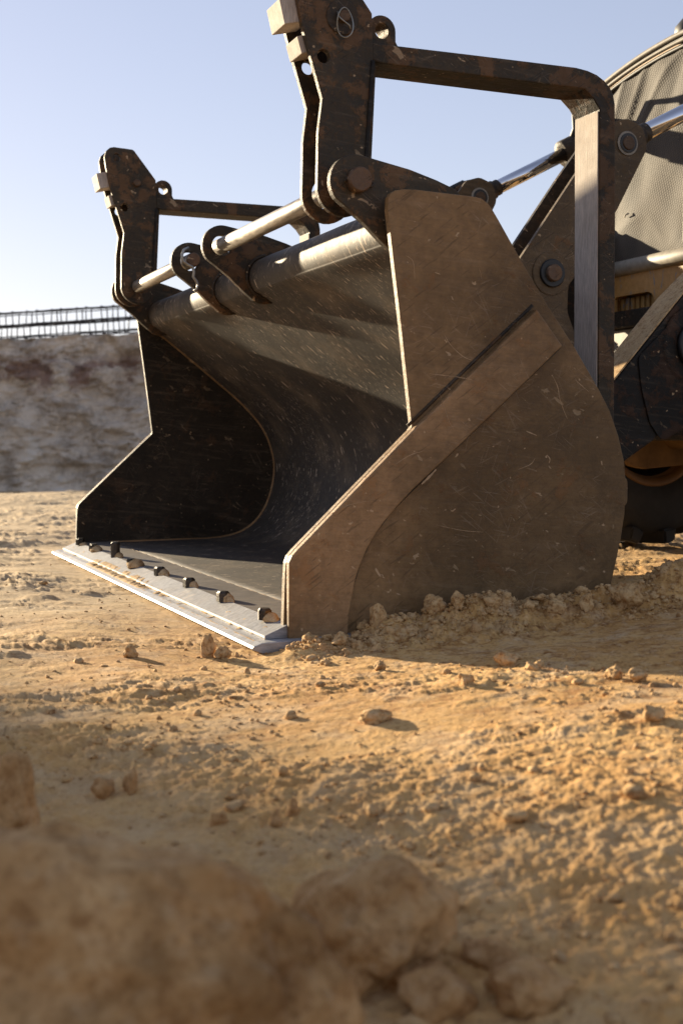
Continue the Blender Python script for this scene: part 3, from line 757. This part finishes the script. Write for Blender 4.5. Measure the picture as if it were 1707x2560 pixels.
# bolts
bolts = [(.954, 5.077, 0), (.949, 4.786, 0), (.966, 4.482, 1), (.947, 4.144, 0), (.962, 3.833, 0), (.961, 3.493, 0), (.956, 3.148, 0), (.947, 2.789, 0)]
rgb = random.Random(2)
for i, (r, w, tall) in enumerate(bolts):
    hh = .056 if tall else .027
    a = rgb.uniform(0, 1); sg = 8 if not tall else 10; rad = .0175 if not tall else .017
    P = [(r, w, .0), (r, w, hh - .005), (r, w, hh)]
    V = []; F = []
    for k, (p, rr) in enumerate(zip(P, (rad, rad, rad * .72))):
        for j in range(6 if not tall else 12):
            m_ = 6 if not tall else 12
            t = a + 2 * math.pi * j / m_; V.append(np.array([p[0] + rr * math.cos(t), p[1] + rr * math.sin(t), p[2]]) - off())
    m_ = 6 if not tall else 12
    for k in range(2):
        for j in range(m_): F.append((k * m_ + j, k * m_ + (j + 1) % m_, (k + 1) * m_ + (j + 1) % m_, (k + 1) * m_ + j))
    F.append(tuple(2 * m_ + j for j in range(m_)))
    o = link('edge_bolt', mesh_np(V, F), M_bolt, B.e)
    if tall: o['label'] = 'tall sand coated bolt'

# ears
EC = (1.163, 1.007)
ear = arc(EC, .064, 78, 218, 16) + [(1.180, .918), (1.225, .876), (1.262, .845), (1.276, .838), (1.300, .836), (1.325, .840), (1.345, .862), (1.40, .93), (1.44, .985), (1.42, 1.008), (1.37, 1.026), (1.30, 1.046)]
for i, w in enumerate((2.742, 3.79, 4.16, 5.083)):
    e = plate('mounting_ear', ear, w, w + .024, M_olive, holes=[(EC[0] - .002, EC[1] + .002, .031)] if i in (1, 2) else (), bevel=.003)
    tube('weld_bead', [(1.305 + .066 * math.cos(R(a)), w + (.027 if i in (3,) else -.003), .918 + .066 * math.sin(R(a))) for a in range(95, 235, 8)] + [(1.32, w - .003, .842)], .006, M_dark, e, 6)
M_pinhead = steel_mat('rusty_pin_end', (.10, .06, .035), (.17, .10, .06), (.22, .12, .06), .6, .3, .4, .65, .3)
rod1 = disc('pin_rod', EC[0], EC[1] + .002, 2.722, 3.86, .0235, M_rod, seg=36)
disc('pin_head', EC[0], EC[1] + .002, 2.712, 2.7418, .0285, M_pinhead, rod1, 28)
tube('retaining_clip', [(EC[0] - .034, 2.728, 1.002), (EC[0] - .030, 2.730, 1.012), (EC[0] - .010, 2.716, 1.0), (EC[0] + .034, 2.734, .998), (EC[0] + .041, 2.736, 1.004), (EC[0] + .034, 2.738, 1.010)], .0035, M_dark, rod1, 8)
rod2 = disc('pin_rod', EC[0], EC[1] + .002, 4.125, 5.112, .0235, M_rod, seg=36)
disc('pin_head', EC[0], EC[1] + .002, 4.112, 4.135, .0225, M_pinhead, rod2, 28)
tube('spring_clip', [(1.150, 4.13, 1.048), (1.132, 4.124, 1.040), (1.124, 4.12, 1.022), (1.128, 4.118, 1.002), (1.142, 4.116, .992), (1.158, 4.114, .984), (1.163, 4.114, .968), (1.160, 4.114, .952), (1.170, 4.113, .938), (1.176, 4.113, .925), (1.172, 4.113, .912), (1.163, 4.114, .905)], .005, M_wire, rod2, 8)
# heel pads on the back of the bucket
for (z0, z1, rr) in ((.300, .352, 1.884), (.240, .318, 1.896)):
    plate('heel_pad', fillet([(1.82, z0), (rr, z0), (rr, z1), (1.82, z1)], .02), 2.72 + (1.896 - rr), 2.78, M_plate, bevel=.003)
# back hinge brackets, mostly hidden
for w in (3.36, 3.52, 4.30, 4.46):
    plate('hinge_bracket', fillet([(1.80, .08), (2.02, .12), (2.03, .26), (1.93, .46), (1.80, .50), (1.83, .40)], .03), w, w + .02, M_black)

# ------------------------------------------------------------------ SAND caked on the edge
def caked():
    VV, FF = [], []
    n0 = 0
    rg = np.random.RandomState(12)
    def add(V, F):
        nonlocal n0
        VV.append(V); FF.extend([tuple(i + n0 for i in f) for f in F]); n0 += len(V)
    V0, F0 = ICO[3]
    for i, (r, w, tall) in enumerate(bolts):
        L = (.055, .045, .045, .04, .05, .035, .045, .04)[i]
        wd = (.024, .034, .024, .042, .026, .020, .022, .026)[i]
        hh = (.014, .028, .024, .034, .027, .023, .027, .024)[i]
        v = V0.copy(); v = v * (1 + .15 * np.array([mnoise.noise(Vector(p) * 2 + Vector((i, 0, 0))) for p in v]))[:, None]
        # lee side: tail runs away from the sun (towards -w), thin at its end
        t = (v[:, 1] + 1) / 2
        prf = .25 + .75 * t
        rr_ = r + .010 + v[:, 0] * wd * prf; ww = w - .022 + v[:, 1] * L * .9; zz = .002 + np.maximum(v[:, 2], -.3) * hh * prf
        add(np.stack([rr_ * CT - ww * ST, rr_ * ST + ww * CT, zz], 1), F0)
    # crust in the groove between the cutting edge and the lip plate
    wv = np.linspace(2.67, 5.18, 900); rv = np.linspace(.878, .936, 16)
    WW, RR_ = np.meshgrid(wv, rv, indexing='ij')
    dens = -.38 + .72 * sstep(WW, 3.70, 3.80) * (1 - sstep(WW, 4.55, 4.7)) + .30 * sstep(WW, 3.42, 3.48) * (1 - sstep(WW, 3.6, 3.66)) + .12 * sstep(WW, 2.9, 3.0)
    hgt = fbm(WW, RR_, .07, 5, .62, 51) * .6 + dens + .12
    fal = 1 - ((RR_ - .902) / (.018 + .016 * sstep(WW, 3.72, 3.82) * (1 - sstep(WW, 4.5, 4.65)))) ** 2
    hh_ = .0065 * np.clip(hgt * 1.6, -1, 1) * np.clip(fal, -.5, 1) + .0009 * fbm(WW, RR_, .009, 3, .6, 52) - .0012
    base_ = np.where(RR_ < .9, -.0272, -.0272 + np.clip((RR_ - .903) / .006, 0, 1) * .0055 + np.maximum(RR_ - .905, 0) * .44)
    hh_ = np.where((RR_ < .880) | (RR_ > .934), -.004, hh_)
    ZZ = base_ + np.maximum(hh_, -.0035)
    V = np.stack([RR_ * CT - WW * ST, RR_ * ST + WW * CT, ZZ], -1).reshape(-1, 3)
    ii = np.arange(900 * 16).reshape(900, 16)
    Fq = np.stack([ii[:-1, :-1], ii[:-1, 1:], ii[1:, 1:], ii[1:, :-1]], -1).reshape(-1, 4)
    add(V, [tuple(int(v) for v in f) for f in Fq])
    me = mesh_np(np.concatenate(VV), FF)
    tag(link('caked_sand', me, M_sand, smooth=True), 'ochre sand crusted on the cutting edge and behind its bolts', kind='stuff')
caked()

# ------------------------------------------------------------------ FOLD-OVER FORKS
def fork():
    F = Frame('fold_over_fork', 1.16, 2.875, 1.0, 'nearer fold-over lifting fork with rusty mottled plates, rising past the top edge of the picture', 'lifting fork', 'fold-over forks hinged on the bucket')
    CUR[0] = F
    lever = arc(EC, .066, 188, 330, 12) + [(1.213, 1.05), (1.220, 1.062), (1.236, 1.25), (1.241, 1.32), (1.239, 1.42), (1.186, 1.488), (1.156, 1.526), (1.148, 1.530), (1.078, 1.534), (1.062, 1.530), (1.048, 1.517), (1.041, 1.496), (1.046, 1.455),
            (1.056, 1.40), (1.064, 1.368), (1.112, 1.212), (1.101, 1.130)]
    hl = [(1.115, 1.308, .0155), (1.088, 1.494, .015)]
    a = plate('lever_plate', lever, 2.820, 2.838, M_olive, holes=hl, bevel=.0022)
    b = plate('lever_plate', lever, 2.922, 2.940, M_olive, holes=hl + [(EC[0] - .004, EC[1] + .004, .036)], bevel=.0022)
    plate('back_plate', [(1.224, 1.064), (1.243, 1.064), (1.2575, 1.318), (1.242, 1.318)], 2.836, 2.946, M_olive, bevel=.004)
    tube('weld_bead', [(1.2205 + (z - 1.07) * .08, 2.8195, z) for z in np.linspace(1.07, 1.31, 16)], .0055, M_black, a, 6)
    box('cross_block', (1.018, 1.080), (2.834, 2.926), (1.382, 1.440), M_tine, rot=R(-13), bevel=.002)
    box('cross_block', (1.062, 1.12), (2.840, 2.920), (1.322, 1.362), M_tine, rot=R(-16), bevel=.002)
    tine = [(1.241, 1.354), (1.50, 1.3545), (1.807, 1.354), (1.840, 1.350), (1.868, 1.342), (1.890, 1.330), (1.908, 1.313), (1.918, 1.296), (1.923, 1.272), (1.926, 1.0), (1.926, .30), (1.900, .16), (1.885, .16), (1.877, .30),
            (1.877, 1.256), (1.858, 1.281), (1.832, 1.303), (1.60, 1.3055), (1.262, 1.309), (1.241, 1.314)]
    t = plate('fork_tine', tine, 2.826, 2.944, M_olive, bevel=.003)
    # the scraped inner faces of the tine
    plate('scraped_face', [(1.8745, .20), (1.8785, .20), (1.8785, 1.250), (1.8745, 1.253)], 2.832, 2.938, M_tine, t, bevel=.0008)
    lug = [(1.236, 1.350), (1.234, 1.375)] + arc((1.272, 1.389), .036, 165, 0, 14) + [(1.308, 1.366), (1.314, 1.356), (1.322, 1.350)]
    plate('lifting_lug', lug, 2.836, 2.900, M_olive, holes=[(1.272, 1.388, .0175)], bevel=.003)
    disc('boss_ring', 1.163, 1.402, 2.8165, 2.823, .041, M_dark, a, 32, .002)
    p = disc('locking_pin', 1.163, 1.402, 2.803, 2.955, .0145, M_pinhead, seg=24)
    rg = [(1.160 - .020 * math.cos(t_) + .004, 2.806 - .004 * math.sin(t_ * 2), 1.386 + .034 * math.sin(t_)) for t_ in np.linspace(.0, 2 * math.pi, 30, endpoint=False)]
    ob = tube('wire_ring', rg, .0018, M_wire, p, 6, closed=True)
    tube('wire_ring', [(1.145, 2.808, 1.41), (1.150, 2.804, 1.395), (1.165, 2.800, 1.383), (1.172, 2.801, 1.380), (1.176, 2.802, 1.371)], .0018, M_wire, p, 6)
    return F
F1 = fork()
f2 = copy_tree(F1.e); f2.location = F1.e.location + WV * 2.087
for ch in list(f2.children):
    if ch.name.startswith('locking_pin'):
        for g in list(ch.children): bpy.data.objects.remove(g)
    for g in list(ch.children) if ch.name.startswith('lever_plate') else []:
        if g.name.startswith('boss_ring'): bpy.data.objects.remove(g)
f2['label'] = 'farther fold-over lifting fork standing complete against the sky above the far end of the bucket'

# ------------------------------------------------------------------ LOADER
Ld = Frame('wheel_loader', 3.26, 3.92, 0, 'dusty wheel loader behind the bucket, chipped yellow frame and mesh covered nose', 'wheel loader')
CUR[0] = Ld
bell = fillet([(1.960, .945), (2.164, 1.223), (2.290, 1.385), (2.345, 1.402), (2.405, 1.380), (2.420, 1.315), (2.311, 1.121), (2.178, .930), (2.135, .880), (2.132, .800), (2.165, .720), (2.13, .62), (2.03, .62), (1.995, .74), (1.955, .87)],
              [.02, 0, .04, .05, .04, .05, 0, .03, .04, .06, .05, .04, .04, .05, .03])
P1 = (2.345, 1.325); P2 = (2.074, .914)
for w0 in (3.38, 4.335):
    a = plate('tilt_lever_plate', bell, w0, w0 + .018, M_lever, bevel=.002)
    b = plate('tilt_lever_plate', bell, w0 + .115, w0 + .133, M_dark, bevel=.002)
    pn = disc('lever_pin', *P1, w0 - .012, w0 + .15, .022, M_pinhead)
    disc('pin_collar', *P1, w0 - .005, w0 - .0003, .037, M_trim, pn)
    disc('grease_ring', *P1, w0 - .008, w0 - .004, .030, M_grease_gap, pn)
    pn = disc('lever_pin', *P2, w0 - .024, w0 + .15, .026, M_pinhead)
    disc('grease_ring', *P2, w0 - .012, w0 - .0003, .043, M_grease_gap, pn)
    disc('pin_collar', *P2, w0 - .004, w0 - .0001, .066, M_lever, pn)
    wc = w0 + .066
    d = np.array([.893, .45]); d /= np.linalg.norm(d)
    # rod eye with clevis
    e = disc('rod_eye', *P1, w0 + .022, w0 + .110, .058, M_dark, seg=28)
    tube('eye_neck', [(P1[0] + d[0] * .04, wc, P1[1] + d[1] * .04), (P1[0] + d[0] * .105, wc, P1[1] + d[1] * .105)], [.046, .036], M_dark, e, 20)
    c = tube('tilt_cylinder_rod', [(P1[0] + d[0] * .10, wc, P1[1] + d[1] * .10), (P1[0] + d[0] * .48, wc, P1[1] + d[1] * .48)], .027, M_chrome, None, 40)
    tube('rod_end_collar', [(P1[0] + d[0] * .10, wc, P1[1] + d[1] * .10), (P1[0] + d[0] * .13, wc, P1[1] + d[1] * .13)], .031, M_dark, c, 24)
    g = tube('cylinder_barrel', [(P1[0] + d[0] * q, wc, P1[1] + d[1] * q) for q in (.455, .458, .53, .535, .74)], [.036, .054, .054, .047, .047], M_dark, None, 28)
    tube('hydraulic_hose', [(P1[0] + d[0] * .50, wc, 1.58), (2.80, wc - .02, 1.63), (2.79, wc - .03, 1.68), (2.83, wc - .03, 1.74), (2.90, wc, 1.74), (2.93, wc + .02, 1.6)], .016, M_hose, g, 10)
# rubber flaps and rags tied on the far rod eye
tube('protective_sleeve', [(2.265, 4.40, 1.350), (2.30, 4.40, 1.372), (2.36, 4.40, 1.395)], [.012, .022, .014], M_dark, None, 8)
tube('hydraulic_hose', [(2.10, 4.40, 1.285), (2.20, 4.40, 1.335), (2.27, 4.40, 1.372), (2.31, 4.40, 1.392)], .009, M_hose, None, 8)
# boom arms
boom = fillet([(1.95, .26), (1.98, .33), (2.256, .590), (2.499, .852), (2.95, 1.25), (3.70, 1.38), (3.70, 1.18), (3.05, 1.02), (2.64, .66), (2.503, .522), (2.393, .404), (2.282, .338), (2.14, .20), (2.02, .13), (1.94, .16)],
              [.03, 0, 0, .1, .2, .03, .03, .2, .1, 0, .03, .05, .05, .05, .04])
for w0 in (3.30, 4.42):
    a = plate('boom_arm', boom, w0, w0 + .13, M_black, bevel=.005)
    b = disc('pivot_boss', 2.545, .70, w0 - .012, w0 - .0003, .125, M_black, a, 48, .006)
    disc('pivot_boss', 2.545, .70, w0 - .030, w0 - .0123, .078, M_grease_gap, a, 40, .006)
    plate('arm_top_sunlit', [(2.02, .372), (2.256, .5935), (2.499, .8555), (2.93, 1.24), (2.93, 1.243), (2.497, .8605), (2.254, .5985), (2.017, .377)], w0 + .004, w0 + .126, M_trim if False else M_sand, a, bevel=.0008)  # pale sheet on the arm's top face, its sunlight put into the colour
    plate('gusset_plate', fillet([(2.33, .66), (2.345, .56), (2.375, .46), (2.42, .40), (2.50, .44), (2.80, .75), (2.62, .92)], [.04, .05, .05, .03, .05, .1, .1]), w0 - .006, w0 - .0002, M_black, a, bevel=.002)
box('cross_tube', (2.36, 2.50), (3.431, 4.419), (.50, .62), M_black, bevel=.02)
# nose of the hood
def nose_top(w): return 1.895 - .20 * (w - 3.92) ** 2
def nose():
    nu, nv = 90, 90; V = []
    for i in range(nu):
        w = 3.36 + (4.48 - 3.36) * i / (nu - 1); zt = nose_top(w) - .05
        for j in range(nv):
            z = 1.10 + (zt - 1.10) * j / (nv - 1)
            q_ = mnoise.noise(Vector((w * 1.5, z * 1.5, 9))) * 1.6
            f = .007 * max(0, 1 - abs(mnoise.noise(Vector((w * 2.6 + z * 2.0 + q_, z * .8 - w * .5, 3))) * 2.6)) ** 2
            f += .012 * abs(mnoise.noise(Vector((w * 4.5 + z * 3.5, z * 1.8, 7)))) + .012 * mnoise.noise(Vector((w * 6, z * 6, 1)))
            V.append(np.array([2.985 - f, w, z]) - off())
    Fc = [(i * nv + j, (i + 1) * nv + j, (i + 1) * nv + j + 1, i * nv + j + 1) for i in range(nu - 1) for j in range(nv - 1)]
    o = link('mesh_screen', mesh_np(V, Fc), M_cloth, Ld.e, smooth=True)
    sm = o.modifiers.new('thick', 'SOLIDIFY'); sm.thickness = .004
    ws = np.linspace(3.34, 4.50, 40)
    for dz, dr, rad, mt, nm in ((.0, 2.975, .011, M_trim, 'hood_rim'), (-.030, 2.965, .008, M_trim, 'hood_rim'), (-.015, 2.985, .010, M_grease_gap, 'hood_gap_dark'), (-.048, 2.976, .009, M_grease_gap, 'hood_gap_dark')):  # dark tubes between the rims: shade of the gaps put into colour
        tube(nm, [(dr, w, nose_top(w) + dz) for w in ws], rad, mt, None, 10)
    for (w, z, tt) in ((4.262, 1.635, .2), (4.27, 1.285, .5)):
        tube('tie_strap', [(2.962, w - .014, z + tt * .010), (2.955, w, z), (2.962, w + .014, z - tt * .010)], .003, M_trim, None, 6)
    # bonnet behind
    ws2 = np.linspace(3.34, 4.50, 24); V = []; Fc = []
    for r in (3.02, 3.6, 4.6):
        for w in ws2: V.append(np.array([r, w, nose_top(w) + .005 + (r - 3) * .02]) - off())
        V.append(np.array([r, 4.50, .9]) - off()); V.append(np.array([r, 3.34, .9]) - off())
    m = len(ws2) + 2
    for k in range(2):
        for j in range(m): Fc.append((k * m + j, k * m + (j + 1) % m, (k + 1) * m + (j + 1) % m, (k + 1) * m + j))
    Fc.append(tuple(range(m))); Fc.append(tuple(2 * m + j for j in range(m))[::-1])
    link('bonnet', mesh_np(V, Fc), M_yellow, Ld.e)
nose()
lp = tube('warning_lamp', [(3.06, 3.99, 1.885), (3.06, 3.99, 1.935), (3.065, 3.99, 1.955), (3.07, 3.99, 1.962)], [.075, .070, .05, .02], M_hose, None, 20)
box('lamp_bracket', (3.00, 3.05), (3.90, 3.955), (1.90, 1.945), M_yellow, lp)
box('side_column', (2.925, 2.958), (3.78, 3.868), (1.12, 1.375), M_trim, bevel=.004)
tube('bumper_tube', [(2.965, w, 1.082) for w in (3.34, 3.341, 4.499, 4.50)], [.026, .030, .030, .026], M_trim, None, 24)
# yellow front panel with a slot
def zpanel():
    o0 = off()
    pts = [(3.36, 1.062), (4.48, 1.062), (4.48, .915), (4.36, .915), (4.36, .965)] + [(4.36 - .0, .965)] + [(4.345, .975), (4.135, .975), (4.11, .965), (4.095, .945), (4.08, .915), (3.36, .915)]
    cu = bpy.data.curves.new('c', 'CURVE'); cu.dimensions = '2D'; cu.fill_mode = 'BOTH'
    s = cu.splines.new('POLY'); s.points.add(len(pts) - 1)
    for p, q_ in zip(s.points, pts): p.co = (q_[0] - o0[1], q_[1] - o0[2], 0, 1)
    s.use_cyclic_u = True; cu.extrude = .006; cu.bevel_depth = .002
    ob = bpy.data.objects.new('t', cu); COL.objects.link(ob); dg = bpy.context.evaluated_depsgraph_get()
    me = bpy.data.meshes.new_from_object(ob.evaluated_get(dg)); bpy.data.objects.remove(ob)
    for v in me.vertices: v.co = Vector((v.co.z + 2.975 - o0[0], v.co.x, v.co.y))
    me.materials.clear(); me.polygons.foreach_set('use_smooth', [False] * len(me.polygons)); link('front_panel', me, M_yellow, Ld.e)
zpanel()
for k in range(9):
    w = 4.11 + k * .034
    box('slot_rib', (3.005, 3.05), (w, w + .02), (.90, .968), M_yellow, bevel=.002)
box('slot_backing', (3.10, 3.12), (3.40, 4.44), (.88, .99), M_grease_gap)
box('front_beam', (2.94, 3.06), (3.40, 4.60), (.845, .912), M_black, bevel=.006)
box('chassis_nose', (3.0, 4.4), (3.62, 4.22), (.40, .83), M_black, bevel=.02)
box('lower_grille', (2.97, 3.03), (4.05, 4.62), (.70, .842), M_trim, bevel=.004)
# axle
tube('front_axle', [(3.26, w, z) for w, z in ((3.35, .44), (3.5, .44), (3.7, .50), (3.92, .52), (4.14, .50), (4.34, .44), (4.50, .44))], [.075, .08, .06, .09, .06, .08, .075], M_axle, None, 20)
for sgn in (-1, 1):
    w = 3.92 + sgn * .50
    kn = box('steering_knuckle', (3.12, 3.38), (w - .05, w + .05), (.34, .56), M_axle, bevel=.03)
    plate('knuckle_arm', fillet([(3.02, .300), (3.10, .285), (3.30, .300), (3.42, .37), (3.40, .47), (3.20, .52), (3.02, .46)], .03), w - .09, w - .055, M_axle, kn, bevel=.004)
# wheels
def wheel(wc):
    root = bpy.data.objects.new('front_wheel', None); COL.objects.link(root); root.parent = Ld.e; root.location = (0, wc - 3.92, .455)
    def rev(prof, nm, mat, n=72, par=root):
        V, Fc = [], []
        for i in range(n):
            t = 2 * math.pi * i / n
            for (rd, w) in prof: V.append((rd * math.cos(t), w, rd * math.sin(t)))
        m = len(prof)
        for i in range(n):
            for j in range(m - 1): Fc.append((i * m + j, ((i + 1) % n) * m + j, ((i + 1) % n) * m + j + 1, i * m + j + 1))
        me = mesh_np(V, Fc); bm = bmesh.new(); bm.from_mesh(me); bmesh.ops.recalc_face_normals(bm, faces=bm.faces); bm.to_mesh(me); bm.free()
        return link(nm, me, mat, par, smooth=True)
    h_ = .155
    ty = rev([(.236, -.125), (.250, -.140), (.30, -.158), (.36, -.163), (.41, -.155), (.445, -.135), (.455, -.10), (.46, 0), (.455, .10), (.445, .135), (.41, .155), (.36, .163), (.30, .158), (.250, .140), (.236, .125)], 'tyre', M_rubber)
    rm_ = rev([(.236, -.118), (.250, -.126), (.252, -.138), (.240, -.142), (.226, -.136), (.214, -.120), (.210, -.10), (.206, -.10), (.206, .10), (.214, .12), (.240, .142), (.252, .138), (.250, .126), (.236, .118), (.236, -.118)], 'rim', M_rim)
    rev([(.2055, -.09), (.20, -.03), (.18, .03), (.12, .055), (.03, .06), (.03, .07), (.12, .07), (.20, .05)], 'wheel_disc', M_black, par=rm_)
    # lugs, offset on both shoulders
    bm = bmesh.new(); bmesh.ops.create_cube(bm, size=1)
    bmesh.ops.scale(bm, vec=(.062, .160, .098), verts=bm.verts)
    for v in bm.verts:
        if v.co.x > 0: v.co.z *= .8; v.co.y *= .93
    bmesh.ops.bevel(bm, geom=bm.edges, offset=.008, segments=2, affect='EDGES')
    lm = bpy.data.meshes.new('lug'); bm.to_mesh(lm); bm.free(); lm.materials.append(M_rubber)
    nl_ = 17
    for i in range(nl_):
        for sg in (-1, 1):
            t = 2 * math.pi * (i + (.5 if sg > 0 else 0)) / nl_
            o = bpy.data.objects.new('tread_lug', lm); COL.objects.link(o); o.parent = root
            o.location = (.462 * math.cos(t), sg * .082, .462 * math.sin(t)); o.rotation_euler = (0, -t, 0)
            o.rotation_mode = 'XYZ'
            o.matrix_local = Matrix.Translation(o.location) @ Matrix.Rotation(-t, 4, 'Y') @ Matrix.Rotation(R(22 * sg), 4, 'X')
wheel(4.62)
wheel(3.22)
